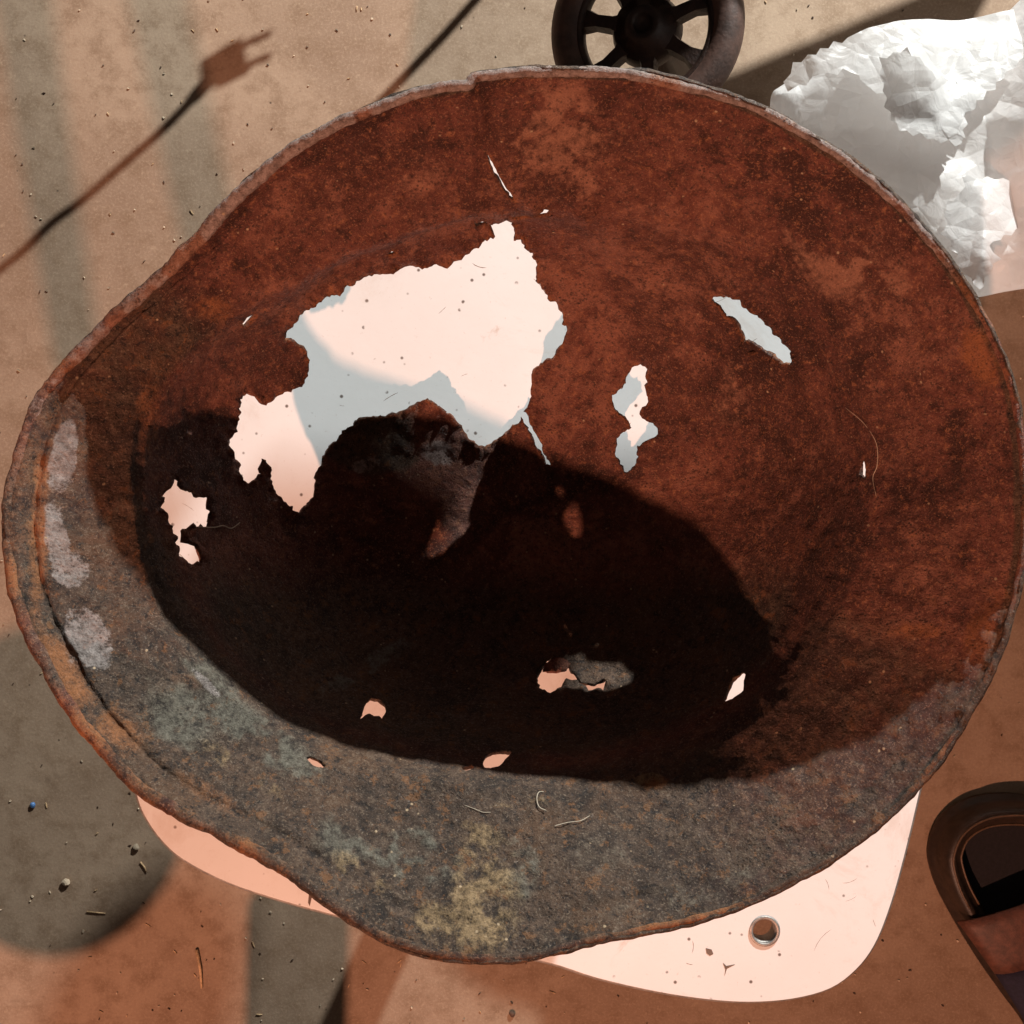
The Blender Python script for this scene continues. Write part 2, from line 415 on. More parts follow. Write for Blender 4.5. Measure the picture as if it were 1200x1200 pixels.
HOLES = dict(
 big=[(557,266),(575,264),(603,262),(604,275),(602,280),(612,282),(622,300),(630,312),(628,325),(637,342),(650,355),(660,370),(664,390),(660,400),(655,410),(648,418),(640,422),(632,430),(624,437),(623,450),(622,465),(617,481),(623,495),(631,512),(641,535),(646,545),(640,543),(629,524),(619,504),(611,488),
      (608,496),(600,500),(590,508),(578,518),(568,523),(558,520),(548,512),(541,500),(530,488),(518,480),(508,472),(500,469),(490,474),(478,482),(462,487),(440,490),(420,492),(408,500),(400,508),(385,525),(375,545),(370,560),(368,580),(360,592),(350,602),(342,598),(330,585),(320,570),(316,555),(313,545),(308,537),(306,543),(305,555),(300,562),(293,566),(284,563),(281,555),(283,545),(275,538),(270,525),(270,512),(278,500),(279,475),(280,467),(292,464),(302,466),(308,472),(312,475),(325,468),(340,458),(355,450),(360,440),(363,425),(358,412),(348,403),(335,400),(338,390),(345,380),(355,368),(375,350),(390,342),(410,335),(430,326),(455,322),(475,316),(500,311),(520,310),(535,305),(545,298),(558,289),(573,280),(580,276),(575,271),(560,270)],
 left=[(205,556),(208,562),(206,568),(215,575),(228,580),(242,583),(245,600),(245,617),(222,617),(216,622),(217,632),(225,638),(235,650),(239,658),(232,661),(226,660),(220,660),(212,645),(205,630),(198,615),(191,600),(192,585),(198,575),(203,560)],
 slit=[(598,252),(610,250),(625,246),(638,239),(645,240),(643,246),(635,249),(622,252),(610,256),(602,255)],
 crack=[(570,178),(576,189),(584,203),(593,218),(603,229),(597,228),(588,219),(579,204),(573,191)],
 chip=[(455,303),(460,299),(466,300),(462,303),(457,304)],
 chip2=[(282,378),(288,370),(298,366),(299,369),(293,376),(286,381)],
 right=[(835,350),(838,345),(845,347),(848,349),(858,346),(870,348),(876,355),(885,360),(895,370),(905,380),(913,392),(924,403),(931,420),(928,426),(915,423),(903,417),(890,411),(880,412),(868,408),(873,401),(865,386),(858,375),(848,365),(840,358)],
 mid=[(740,432),(748,431),(756,435),(755,442),(759,449),(756,456),(761,465),(759,473),(752,479),(750,485),(756,491),(765,496),(771,509),(768,512),(757,516),(752,521),(747,524),(748,535),(745,545),(735,554),(730,553),(726,542),(722,538),(720,532),(722,522),(722,514),(730,507),(738,503),(739,495),(735,490),(725,485),(720,478),(718,470),(717,464),(726,458),(730,450),(735,440)],
 slot=[(1009,535),(1012,536),(1015,548),(1014,558),(1012,562),(1008,556),(1007,545)],
 la=[(422,843),(428,825),(435,817),(443,818),(452,824),(452,835),(447,843),(444,840),(438,841),(432,838)],
 lb=[(630,787),(640,776),(650,771),(664,773),(668,787),(675,792),(684,798),(692,800),(705,797),(710,800),(706,804),(692,805),(684,803),(674,796),(664,796),(655,803),(650,810),(645,813),(638,811),(632,805),(628,798)],
 lc=[(847,820),(852,808),(858,797),(870,787),(875,788),(871,800),(870,808),(860,817),(850,822)],
 ld=[(566,895),(568,885),(578,880),(590,878),(600,880),(596,886),(586,895),(575,900),(568,900)],
 le=[(541,900),(548,898),(555,898),(555,901),(546,904),(542,903)],
 lf=[(359,887),(365,886),(376,891),(382,898),(378,900),(368,898),(361,892)])
hl = []
for i, (k, h) in enumerate(HOLES.items()):
    small = len(h) < 14 or k in ('crack', 'slit')
    hl.append(resample(h, 2.5 if small else 3, True, .35 if small else .9, i))

GS = 4.2
P = []
row = 0
y = 78.
while y < 1135:
    for x in np.arange(2+(row % 2)*GS/2, 1206, GS):
        P.append((x+random.uniform(-.6, .6), y+random.uniform(-.6, .6)))
    y += GS*.87; row += 1
P = np.array(P)
d = P-600; th = np.arctan2(d[:, 1], d[:, 0]); rl = np.hypot(d[:, 0], d[:, 1])
rimr = np.interp(th, rth, rr_); crr = np.interp(th, cth, cr_)
ok = (.7+.3*(rl-crr)/(rimr-crr)) < .905
P = P[ok]
hb = np.concatenate([np.array(h) for h in hl])
ok = np.ones(len(P), bool)
for h in hl: ok &= ~inside(h, P)
# keep grid points off the hole outlines
for i0 in range(0, len(P), 4000):
    q = P[i0:i0+4000]; dd = ((q[:, None, :]-hb[None])**2).sum(-1).min(1); ok[i0:i0+4000] &= dd > 3.0
P = P[ok]
dom = invert(P); holes_dom = [invert(h) for h in hl]
rings = []
for sv in np.concatenate([np.linspace(.912, .992, 15)]):
    n = 760; a = np.linspace(-np.pi, np.pi, n, endpoint=False)+(0 if int(sv*1000) % 2 else np.pi/n)
    rings.append(np.stack([sv*np.cos(a), sv*np.sin(a)], -1))
n = 1000; a = np.linspace(-np.pi, np.pi, n, endpoint=False)
outer = np.stack([.9995*np.cos(a), .9995*np.sin(a)], -1)
free = np.concatenate([dom]+rings)
vs, fs = cdt(free.tolist(), [outer.tolist()]+[h.tolist() for h in holes_dom], None, [h.tolist() for h in holes_dom])
F3 = surf(vs); PX = proj(F3)
# relief
e = 1e-3
tx = surf(vs+[e, 0])-F3; ty = surf(vs+[0, e])-F3; N = np.cross(tx, ty); N /= np.linalg.norm(N, axis=1)[:, None]+1e-12
N *= np.sign(N[:, 2])[:, None]
sv = np.hypot(vs[:, 0], vs[:, 1])
hd = np.full(len(PX), 99.)
for i0 in range(0, len(PX), 4000):
    q = PX[i0:i0+4000]; hd[i0:i0+4000] = np.sqrt(((q[:, None, :]-hb[None])**2).sum(-1).min(1))
hb2 = np.concatenate([np.array(h) for h, k in zip(hl, HOLES) if k in ('big', 'left', 'right', 'mid', 'lb')]); hd2 = np.full(len(PX), 99.)
for i0 in range(0, len(PX), 4000):
    q = PX[i0:i0+4000]; hd2[i0:i0+4000] = np.sqrt(((q[:, None, :]-hb2[None])**2).sum(-1).min(1))
disp = np.zeros(len(vs)); nz = np.zeros((len(vs), 3))
for i, p in enumerate(F3):
    v_ = Vector(p)
    nz[i] = (fbm(v_, 30), fbm(v_+Vector((3, 1, 7)), 110), fbm(v_+Vector((9, 2, 4)), 300, 3))
disp = nz[:, 0]*.0012+nz[:, 1]*.00075+nz[:, 2]*.00034
disp += np.exp(-(hd2/8)**2)*(nz[:, 1]*.0020+nz[:, 2]*.0012)          # metal frayed round the holes
def ridge(pts, wd, amp):
    L_ = np.array(resample(pts, 4, False)); o_ = np.zeros(len(PX))
    for i0 in range(0, len(PX), 4000):
        q = PX[i0:i0+4000]; o_[i0:i0+4000] = np.sqrt(((q[:, None, :]-L_[None])**2).sum(-1).min(1))
    return amp*np.exp(-(o_/wd)**2)
disp += ridge([(330, 330), (420, 285), (520, 252), (600, 240), (680, 243)], 16, .0032)
disp -= ridge([(400, 318), (480, 285), (560, 262)], 13, .0026)
disp += ridge([(575, 175), (590, 210), (625, 236)], 7, .0012)
disp += ridge([(828, 345), (850, 335), (890, 355), (930, 400), (950, 450)], 10, .0028)
disp += ridge([(620, 480), (645, 548), (660, 560), (655, 572)], 7, .0010)
disp += ridge([(560, 110), (565, 150)], 8, .0016)
disp -= ridge([(220, 290), (300, 215), (400, 160), (520, 128), (640, 112), (760, 118)], 6, .0008)
disp += ridge([(180, 470), (230, 400), (300, 350)], 20, .0018)
disp += ridge([(690, 250), (740, 300), (760, 360)], 22, .0020)-ridge([(640, 300), (700, 340), (720, 420)], 26, .0016)+ridge([(200, 560), (250, 520), (270, 470)], 16, .0018)
disp -= ridge([(830, 240), (900, 290), (960, 370)], 24, .0016)
F3 = F3+N*disp[:, None]
# masks (stains with their own shape, plus painted light patches in the bowl)
def blob(cx, cy, rx, ry, rot=0, soft=1.):
    c_, s_ = math.cos(R(rot)), math.sin(R(rot)); x = PX[:, 0]-cx; y = PX[:, 1]-cy
    u = (x*c_+y*s_)/rx; v_ = (-x*s_+y*c_)/ry
    wob = 1+.35*nz[:, 0]+.25*nz[:, 1]
    return np.clip(1.6-np.hypot(u, v_)*wob*1.1, 0, 1)
TH = np.arctan2(PX[:, 1]-600, PX[:, 0]-600)
brim = np.clip((sv-.66)/.06, 0, 1)
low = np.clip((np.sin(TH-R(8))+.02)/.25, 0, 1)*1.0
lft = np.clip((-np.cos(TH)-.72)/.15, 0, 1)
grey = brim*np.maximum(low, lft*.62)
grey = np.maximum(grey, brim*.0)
grey = np.maximum(grey, blob(430, 520, 60, 40)*.9)  # painted patch of cool light below the big hole
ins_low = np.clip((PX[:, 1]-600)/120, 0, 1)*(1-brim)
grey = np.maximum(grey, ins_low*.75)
# outer edge of the rim worn grey at the top
grey *= 1-.45*np.clip(np.cos(TH-R(25))*1.6-.5, 0, 1)*brim
edge = np.clip((sv-.972)/.012, 0, 1)
grey = np.maximum(grey, edge*.8)
ochre = np.maximum.reduce([blob(565, 1055, 44, 76, 5), blob(510, 1085, 30, 30), blob(560, 985, 40, 25)*.8, blob(420, 1020, 50, 16, 35)*.8, blob(760, 912, 22, 8)*.9,
                           blob(280, 900, 80, 14, 35)*.7, blob(620, 940, 60, 8, -5)*.6])
green = np.maximum.reduce([blob(480, 1000, 75, 38, 20), blob(610, 1020, 30, 50)*.8, blob(400, 985, 50, 30, 30)*.9, blob(210, 840, 45, 60, -40)*.95, blob(130, 640, 35, 120, 5)*.6,
                           blob(300, 860, 110, 28, 35), blob(800, 1050, 180, 22, -15)*.6, blob(430, 780, 70, 14, -30)*1., blob(250, 800, 70, 20, 45)*.9, blob(700, 1000, 60, 40)*.55, blob(720, 960, 150, 15)*.4])  # slanting blob in the lower bowl paints a streak of cool light
white = np.maximum.reduce([blob(75, 530, 15, 42, 10), blob(68, 640, 13, 52, -12), blob(80, 668, 20, 22, -15), blob(102, 750, 25, 38, -28), blob(240, 800, 26, 7, 45)*.9,
                           blob(430, 545, 22, 9, -20)*.7, blob(515, 530, 26, 20)*.6, blob(40, 470, 5, 40, 30)*.8])  # two blobs by the big hole paint cool light falling through it
orange = np.maximum.reduce([blob(45, 620, 14, 150, 2)*.9, blob(75, 790, 22, 70, -30), blob(140, 860, 25, 40, -45)*.9, blob(240, 925, 60, 12, 30)*.7, blob(1150, 420, 28, 60, -20)*.9, blob(1150, 740, 30, 60, 20)*.8,
                            blob(250, 360, 30, 18)*.8, blob(175, 480, 16, 60)*.7, blob(960, 640, 60, 40)*.5, blob(770, 915, 16, 8), blob(1080, 740, 50, 14)*.8, blob(900, 900, 150, 40, -30)*.45, blob(380, 150, 130, 10, -22)*.5])
orange = np.maximum(orange, np.exp(-(hd/7)**2)*.75*np.clip(1.3-(PX[:, 1]-300)/500, 0, 1))
red_brim = brim*np.clip(.55+.9*nz[:, 0]+.5*nz[:, 1], 0, 1)
orange = np.maximum(orange, red_brim*(.30+.25*lft))
pale = np.maximum.reduce([blob(650, 150, 75, 70)*.85, blob(980, 300, 80, 60, 30)*.9, blob(690, 210, 40, 30)*.6, blob(880, 450, 60, 50)*.6, blob(470, 200, 90, 40)*.55, blob(350, 210, 90, 50, -35)*.5,
                          blob(770, 350, 80, 60)*.5, blob(1040, 330, 40, 40)*.7, blob(860, 480, 40, 30)*.6, blob(560, 500, 70, 22, 20)*.6, blob(900, 170, 80, 20, 25)*.5])
brk = lambda k: np.clip(k+1.5*nz[:, 0]+1.0*nz[:, 1]+.5*nz[:, 2], 0, 1.15)
pale = pale*brk(.85); ochre = ochre*np.clip(brk(1.25), .55, 1.2); green = green*np.clip(brk(1.2), .5, 1.2); white = white*np.clip(brk(1.4), .75, 1.25)
me = bpy.data.meshes.new('shell')
cr = np.cross(F3[fs[:, 1]]-F3[fs[:, 0]], F3[fs[:, 2]]-F3[fs[:, 0]])
flip = (cr*N[fs[:, 0]]).sum(1) < 0
fs[flip] = fs[flip][:, ::-1]
me.from_pydata(F3.tolist(), [], fs.tolist()); me.update()
me.polygons.foreach_set('use_smooth', [True]*len(me.polygons))
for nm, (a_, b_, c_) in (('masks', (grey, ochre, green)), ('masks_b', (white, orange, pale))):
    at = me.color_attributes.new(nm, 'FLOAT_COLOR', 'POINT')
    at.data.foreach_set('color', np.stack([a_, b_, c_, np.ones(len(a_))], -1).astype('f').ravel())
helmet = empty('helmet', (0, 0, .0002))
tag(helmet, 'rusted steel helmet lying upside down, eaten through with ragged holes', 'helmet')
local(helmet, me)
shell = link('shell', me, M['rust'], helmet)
so = shell.modifiers.new('thickness', 'SOLIDIFY'); so.thickness = .0016; so.offset = -1; so.use_rim = True
# rolled edge
a = np.linspace(-np.pi, np.pi, 900, endpoint=False)
E = surf(np.stack([.995*np.cos(a), .995*np.sin(a)], -1))
path = []; rad = []
for i, p in enumerate(E):
    L = np.clip(loc_bump(a[i], 175, 50)+loc_bump(a[i], 130, 25)*.6+loc_bump(a[i], -140, 25)*.6, 0, 1)
    q = Vector(p); q.z += .0002+.0007*fbm(q, 60)-.0006
    q.x += .0009*fbm(q+Vector((5, 5, 5)), 45); q.y += .0009*fbm(q+Vector((8, 5, 1)), 45)
    path.append(q); rad.append((.0012+.0012*L+.0005*max(0, -math.sin(a[i])))*(1+.13*fbm(q, 90)+.16*fbm(q, 420, 2)))
v, f = tube(path, rad, 12, True, .8)
rim = mesh('rolled_rim', v, f, M['rust'], helmet, True)
for nm in ('masks', 'masks_b'):
    at = rim.data.color_attributes.new(nm, 'FLOAT_COLOR', 'POINT'); arr = []
    for i in range(len(path)):
        q = path[i]; t_ = a[i]
        up = max(0, -math.sin(t_)); lft_ = max(0, -math.cos(t_)-.3)
        gy = .5+.5*fbm(q, 40)+.3*max(0, math.sin(t_)); wh = .35*(up+.6*lft_)+.9*fbm(q+Vector((1, 2, 3)), 60)*(up+.5*lft_)+.62*up
        og = .5+.8*fbm(q+Vector((4, 2, 3)), 30)
        col = (gy, 0, .2*(1-up), 1) if nm == 'masks' else (min(1, wh), og*(1-.5*up), min(1, .35+.7*up+.3*lft_), 1)
        arr += list(col)*12
    at.data.foreach_set('color', np.array(arr, 'f'))
# torn tongues of metal at the hole edges
def tongue(px, drop, lift=0.0, name='torn_tongue'):
    L = resample(px, 3, True, .5, 3); vs_, fs_ = cdt([], [L], L, [])
    D = invert(vs_); B = surf(D); x0 = vs_[:, 0]; 
    base = np.array(px[0], float); dist = np.hypot(*(vs_-base).T); dist = dist/dist.max()
    B[:, 2] += lift-drop*dist**1.3
    m = mesh(name, B.tolist(), fs_.tolist(), M['rust'], helmet, True)
    s_ = m.modifiers.new('t', 'SOLIDIFY'); s_.thickness = .0013; s_.offset = 0
tongue([(868, 402), (876, 399), (889, 406), (905, 417), (897, 423), (878, 414), (865, 410)], .002, .0015)
tongue([(636, 786), (638, 779), (650, 771), (664, 773), (667, 779), (664, 786), (650, 788)], .002, .001)
tongue([(245, 619), (219, 620), (215, 627), (218, 634), (231, 642), (243, 640)], .003, .0008)
tongue([(368, 585), (370, 560), (374, 553), (384, 560), (390, 572), (380, 574)], .003, .0012)

# fibres caught inside the helmet
def fibre(pts, r, label):
    q = surf(invert(smooth_open(pts))); path = [Vector(p)+Vector((0, 0, .0009)) for p in q]
    v, f = tube(path, [r*.5]+[r]*(len(path)-2)+[r*.4], 6); o = mesh('fibre', v, f, M['fibre']); tag(o, label, 'fibre')
def smooth_open(pts, per=6):
    p = [pts[0]]+list(pts)+[pts[-1]]; out = []
    for i in range(1, len(p)-2):
        p0, p1, p2, p3 = (np.array(p[i+k-1], float) for k in range(4))
        for j in range(per):
            t = j/per; out.append(tuple(.5*((2*p1)+(-p0+p2)*t+(2*p0-5*p1+4*p2-p3)*t*t+(-p0+3*p1-3*p2+p3)*t**3)))
    out.append(tuple(pts[-1])); return np.array(out)
fibre([(637, 927), (631, 928), (629, 936), (632, 945), (640, 949)], .00018, 'pale curled fibre like a hook on the lower brim of the helmet')
fibre([(545, 943), (556, 947), (566, 951), (575, 951)], .00011, 'short pale fibre left of the hooked fibre on the helmet brim')
fibre([(650, 967), (665, 963), (680, 961), (691, 955)], .00013, 'pale wavy fibre right of the hooked fibre on the helmet brim')
fibre([(990, 478), (1012, 497), (1026, 520), (1027, 545), (1022, 560), (1026, 582)], .00012, 'long reddish hair beside the narrow slot in the helmet wall')
fibre([(222, 617), (250, 618), (262, 616), (272, 619), (282, 612)], .00022, 'thin root fibre crossing from the left hole of the helmet')

# ------------------------------------------------------------------ plastic bag
class Folds:
    def __init__(F, step, amp, seed):
        r_ = np.random.RandomState(seed); g = np.arange(-.2, 1.0, step)
        P_ = np.array([(x-.0, y-.3) for x in g for y in g])+r_.uniform(-.45, .45, (len(g)**2, 2))*step
        t_ = geometry.delaunay_2d_cdt([Vector(p) for p in P_], [], [], 0, 1e-7)
        F.v = np.array([tuple(p) for p in t_[0]]); F.f = np.array([tuple(q) for q in t_[2]]); F.z = r_.uniform(-1, 1, len(F.v))*amp
    def __call__(F, x, y):
        a_, b_, c_ = F.v[F.f[:, 0]], F.v[F.f[:, 1]], F.v[F.f[:, 2]]
        d_ = (b_[:, 1]-c_[:, 1])*(a_[:, 0]-c_[:, 0])+(c_[:, 0]-b_[:, 0])*(a_[:, 1]-c_[:, 1])
        l1 = ((b_[:, 1]-c_[:, 1])*(x-c_[:, 0])+(c_[:, 0]-b_[:, 0])*(y-c_[:, 1]))/d_
        l2 = ((c_[:, 1]-a_[:, 1])*(x-c_[:, 0])+(a_[:, 0]-c_[:, 0])*(y-c_[:, 1]))/d_
        m_ = np.minimum(np.minimum(l1, l2), 1-l1-l2); i_ = int(m_.argmax()); z_ = F.z[F.f[i_]]
        return l1[i_]*z_[0]+l2[i_]*z_[1]+(1-l1[i_]-l2[i_])*z_[2]
FD = [Folds(.062, .017, 4), Folds(.030, .0062, 5), Folds(.0125, .0010, 6)]
def crumple(p, k=1.):
    a_ = noise.noise(Vector((p[0]*7, p[1]*7, 3)))*.5+.5      # some areas smooth, others finely creased
    return k*(FD[0](p[0], p[1])+FD[1](p[0], p[1])*(.3+a_*1.1)+FD[2](p[0], p[1])*(a_**2*2.2))
BODY = [(918, 92), (932, 76), (970, 52), (1022, 28), (1080, 14), (1140, 4), (1205, -10), (1290, -110), (1420, -200), (1640, -230), (1800, -120), (1820, 80), (1740, 240), (1600, 320), (1420, 350), (1290, 348), (1200, 337), (1165, 336), (1120, 320), (1050, 300),
        (1000, 250), (950, 190), (928, 140)]  # unseen right part enlarged so the bag shades the lower right floor
bag = empty('plastic_bag', W(1300, 100, FLOOR))
tag(bag, 'crumpled white plastic bag with torn zigzag edges at the top right', 'bag')
bl = smooth_loop(BODY, 5)
ZB = -.13
bc = (1170, 160)
def bag_z(p, q):
    return crumple(p)-.03
n0 = None
# top skin: crumpled sheet whose border drops to the floor
pts = []
L = resample(bl, 7)
P = [(x+random.uniform(-2, 2), y+random.uniform(-2, 2)) for x in list(np.arange(900, 1220, 4.5))+list(np.arange(1220, 1840, 12)) for y in np.arange(-240, 355, 4.5 if x < 1220 else 12)]
ok = inside(L, P); P = [p for p, k_ in zip(P, ok) if k_]
bvs, bfs = cdt(P, [L], L, [])
La = np.array(L)
dist = np.concatenate([np.sqrt(((bvs[k:k+2000, None]-La[None])**2).sum(-1).min(1)) for k in range(0, len(bvs), 2000)])
V3 = []
for q, dd in zip(bvs, dist):
    p = W(q[0], q[1], ZB); t_ = min(1, dd/30)
    p.z += crumple(p)*1.2-.022-.014*(1-t_)**2; p.z += .055*min(1, max(0, (q[0]-1170)/90)); V3.append(p)  # unseen right side raised to block more of the cool lamp
n = len(V3)
ff = []
for a_, b_, c_ in bfs.tolist():
    A, B, C = bvs[a_], bvs[b_], bvs[c_]
    cw = (B[0]-A[0])*(C[1]-A[1])-(B[1]-A[1])*(C[0]-A[0])
    ff.append((a_, c_, b_) if cw > 0 else (a_, b_, c_))
ed = {}
for t3 in ff:
    for k_ in range(3): ed[(t3[k_], t3[(k_+1) % 3])] = 1
border = [e_ for e_ in ed if (e_[1], e_[0]) not in ed]
# skirt down to the floor in three crumpled bands
levels = [.35, .7, 1.]
cen = W(1330, 110, ZB)
bi = sorted({i for e_ in border for i in e_}); idx = {i: k_ for k_, i in enumerate(bi)}
base = n; prev = {i: i for i in bi}
for li, lv in enumerate(levels):
    cur = {}
    for i in bi:
        p0 = V3[i]; z = p0.z+(FLOOR+.002-p0.z)*lv
        dirv = Vector((p0.x-cen.x, p0.y-cen.y, 0)); s_ = 1-.52*lv+.05*noise.noise(Vector((p0.x*30, p0.y*30, lv*5)))
        V3.append(Vector((cen.x+.10*lv+dirv.x*s_, cen.y+.05*lv+dirv.y*s_, z))); cur[i] = len(V3)-1
    for (a_, b_) in border: ff.append((b_, a_, cur[a_], cur[b_]) if False else (prev[a_], cur[a_], cur[b_], prev[b_]))
    prev = cur
mesh('bag_body', V3, ff, M['film'], bag, True)
def bag_flap(px, lift, seed, k=1.):
    L = resample(px, 9, True, 0, seed); rr2 = random.Random(seed)
    n_ = len(L); L2 = []
    for i, p in enumerate(L):      # zigzag tears on the inner side only
        if 920 < p[0] < 1198 and p[1] > 40:
            a_ = np.array(L[i-1]); b_ = np.array(L[(i+1) % n_]); t_ = b_-a_; t_ = t_/(np.hypot(*t_)+1e-6)
            p = (p[0]-t_[1]*(3 if i % 2 else -3)*rr2.uniform(.2, 1.3), p[1]+t_[0]*(3 if i % 2 else -3)*rr2.uniform(.2, 1.3))
        L2.append(tuple(p))
    xs = [p[0] for p in L2]; ys = [p[1] for p in L2]
    P = [(x+random.uniform(-1, 1), y+random.uniform(-1, 1)) for x in np.arange(min(xs), max(xs), 3.4) for y in np.arange(min(ys), max(ys), 3.4)]
    ok = inside(L2, P); P = [p for p, k_ in zip(P, ok) if k_]
    vs_, fs_ = cdt(P, [L2], L2, []); out = []
    for q in vs_:
        p = W(q[0], q[1], ZB+lift); p.z += crumple(p+Vector((.02*seed, 0, 0)))*.55*k+crumple(p)*.7-.012
        out.append(p)
    mesh('torn_flap', out, fs_.tolist(), M['film'], bag, True)
bag_flap([(922, 92), (932, 72), (1022, 26), (1100, 8), (1205, -6), (1205, 62), (1162, 106), (1145, 118), (1133, 135), (1131, 160), (1112, 158), (1085, 152), (1070, 150), (1060, 143), (1045, 125), (1040, 108), (1020, 100), (1008, 85), (1000, 75), (985, 82), (965, 80), (940, 98), (928, 100)], .006, 3)
bag_flap([(1138, 190), (1145, 205), (1175, 203), (1205, 205), (1205, 262), (1180, 275), (1158, 288), (1172, 303), (1160, 318), (1150, 340), (1140, 325), (1128, 310), (1125, 295), (1118, 280), (1112, 270), (1113, 240), (1115, 232), (1130, 225), (1133, 205)], .007, 5)
bag_flap([(1030, 70), (1060, 60), (1100, 88), (1120, 84), (1156, 104), (1146, 121), (1132, 135), (1134, 165), (1100, 160), (1060, 146), (1042, 120)], .013, 8)

# ------------------------------------------------------------------ spoked wheel
WZ = -.30
wc = W(757, 34, WZ)
wheel = empty('spoked_wheel', wc); wheel.rotation_euler = (R(8), R(-16), 0)
tag(wheel, 'dark cast iron trolley wheel with broad spokes behind the helmet rim', 'wheel')
def wmesh(name, v, f, mat, smooth=True, kw=None):
    me = bpy.data.meshes.new(name); me.from_pydata([tuple(p) for p in v], [], f)
    me.polygons.foreach_set('use_smooth', [smooth]*len(f)); o = link(name, me, mat, wheel); return o
WR = .0610
path = [Vector((math.cos(t_)*WR, math.sin(t_)*WR, 0)) for t_ in np.linspace(0, 2*math.pi, 72, endpoint=False)]
v, f = tube(path, .0125, 14, True, 1.1); wmesh('tyre', v, f, M['rubber'])
path = [Vector((math.cos(t_)*(WR-.010), math.sin(t_)*(WR-.010), 0)) for t_ in np.linspace(0, 2*math.pi, 72, endpoint=False)]
v, f = tube(path, .0045, 10, True, 2); wmesh('rim', v, f, M['iron'])
for k in range(7):
    t_ = 2*math.pi*k/7+.25+random.Random(k).uniform(-.09, .09)
    d_ = Vector((math.cos(t_), math.sin(t_), 0)); s_ = Vector((-d_.y, d_.x, 0))
    prof = [(.016, .0115), (.026, .0065), (.038, .0060), (.052, .0110)]
    v = []; f = []
    for r_, w_ in prof:
        for sg, zz in ((-1, -.005), (1, -.005), (.7, .005), (-.7, .005)): v.append(d_*r_+s_*w_*sg+Vector((0, 0, zz)))
    for i in range(3):
        for j in range(4): a_ = i*4+j; b_ = i*4+(j+1) % 4; f.append((a_, b_, b_+4, a_+4))
    f += [(3, 2, 1, 0), (12, 13, 14, 15)]
    o = wmesh('spoke', v, f, M['iron'], False)
def lathe(prof, seg=32):
    v = []; f = []
    for r_, z_ in prof:
        for k in range(seg): a_ = 2*math.pi*k/seg; v.append((r_*math.cos(a_), r_*math.sin(a_), z_))
    for i in range(len(prof)-1):
        for k in range(seg): f.append((i*seg+k, i*seg+(k+1) % seg, (i+1)*seg+(k+1) % seg, (i+1)*seg+k))
    return v, f
v, f = lathe([(0.0005, -.012), (.026, -.012), (.027, -.008), (.024, .004), (.015, .009), (.013, .016), (.0075, .017), (.007, .012), (.0005, .012)]); wmesh('hub', v, f, M['iron'])
# bracket of the trolley the wheel belongs to (stands on the floor)
v, f = tube([Vector((0, 0, -.010)), Vector((.004, .004, -.08)), Vector((0, .01, FLOOR-WZ+.001))], [.007, .007, .02], 14); wmesh('stand', v, f, M['iron'])

# ------------------------------------------------------------------ shoe
shoe = empty('shoe', W(1185, 1060, FLOOR)); 
tag(shoe, 'dark rubber clog with a red-brown strap at the lower right edge', 'shoe')
def sp(outline, z): return [W(x, y, z) for x, y in outline]
SH = [(1094, 1010), (1096, 988), (1106, 966), (1124, 949), (1148, 938), (1178, 934), (1210, 936), (1240, 946), (1262, 966), (1274, 994), (1282, 1030), (1286, 1080), (1290, 1130), (1290, 1190), (1284, 1250), (1262, 1290), (1235, 1280), (1212, 1215), (1182, 1172), (1158, 1138), (1137, 1105), (1118, 1072), (1103, 1042)]
shl = smooth_loop(SH, 4)
cx_, cy_ = 1190, 1090
def scaled(loop, k, dx=0, dy=0): 
    out = []
    n_ = len(loop)
    for i in range(n_):
        a_ = np.array(loop[i-3]); b_ = np.array(loop[(i+3) % n_]); t_ = b_-a_; t_ = t_/(np.hypot(*t_)+1e-9)
        nn = np.array([-t_[1], t_[0]]); c_ = np.array(loop[i])-np.array([cx_, cy_])
        if nn@c_ > 0: nn = -nn
        out.append((loop[i][0]+nn[0]*k+dx, loop[i][1]+nn[1]*k+dy))
    return out
prof = [(3, FLOOR+.001), (0, FLOOR+.004), (0, FLOOR+.009), (5, FLOOR+.011), (7, FLOOR+.022), (10, FLOOR+.030), (14, FLOOR+.034), (19, FLOOR+.034), (22, FLOOR+.029), (28, FLOOR+.026), (32, FLOOR+.024), (38, FLOOR+.008)]
v = []; f = []; n_ = len(shl)
for k, z in prof:
    for (x, y) in scaled(shl, k):
        p = W(x, y, FLOOR+.02); p.z = z; v.append(p)
for i in range(len(prof)-1):
    for j in range(n_): f.append((i*n_+j, i*n_+(j+1) % n_, (i+1)*n_+(j+1) % n_, (i+1)*n_+j))
f = [tuple(reversed(q)) for q in f]
mesh('upper', v, f, M['dark'], shoe, True)
L = scaled(shl, 37)
vv = [W(x, y, FLOOR+.02) for x, y in L]
for p in vv: p.z = FLOOR+.0095
mesh('insole', vv+[Vector((sum(p.x for p in vv)/n_, sum(p.y for p in vv)/n_, FLOOR+.0095))], [(i, n_, (i+1) % n_) for i in range(n_)], M['insole'], shoe)
for k, z in ((16, FLOOR+.0345), (30, FLOOR+.0255)):
    path = []
    for (x, y) in scaled(shl, k):
        if y < 1062 and x < 1262: p = W(x, y, FLOOR+.02); p.z = z; path.append(p)
    # order the arc from left to right
    path.sort(key=lambda p: math.atan2(p.y-W(1185, 1050, FLOOR).y, p.x-W(1185, 1050, FLOOR).x), reverse=True)
    v, f = tube(path, .0010, 6); mesh('piping', v, f, M['stitch'], shoe, True)
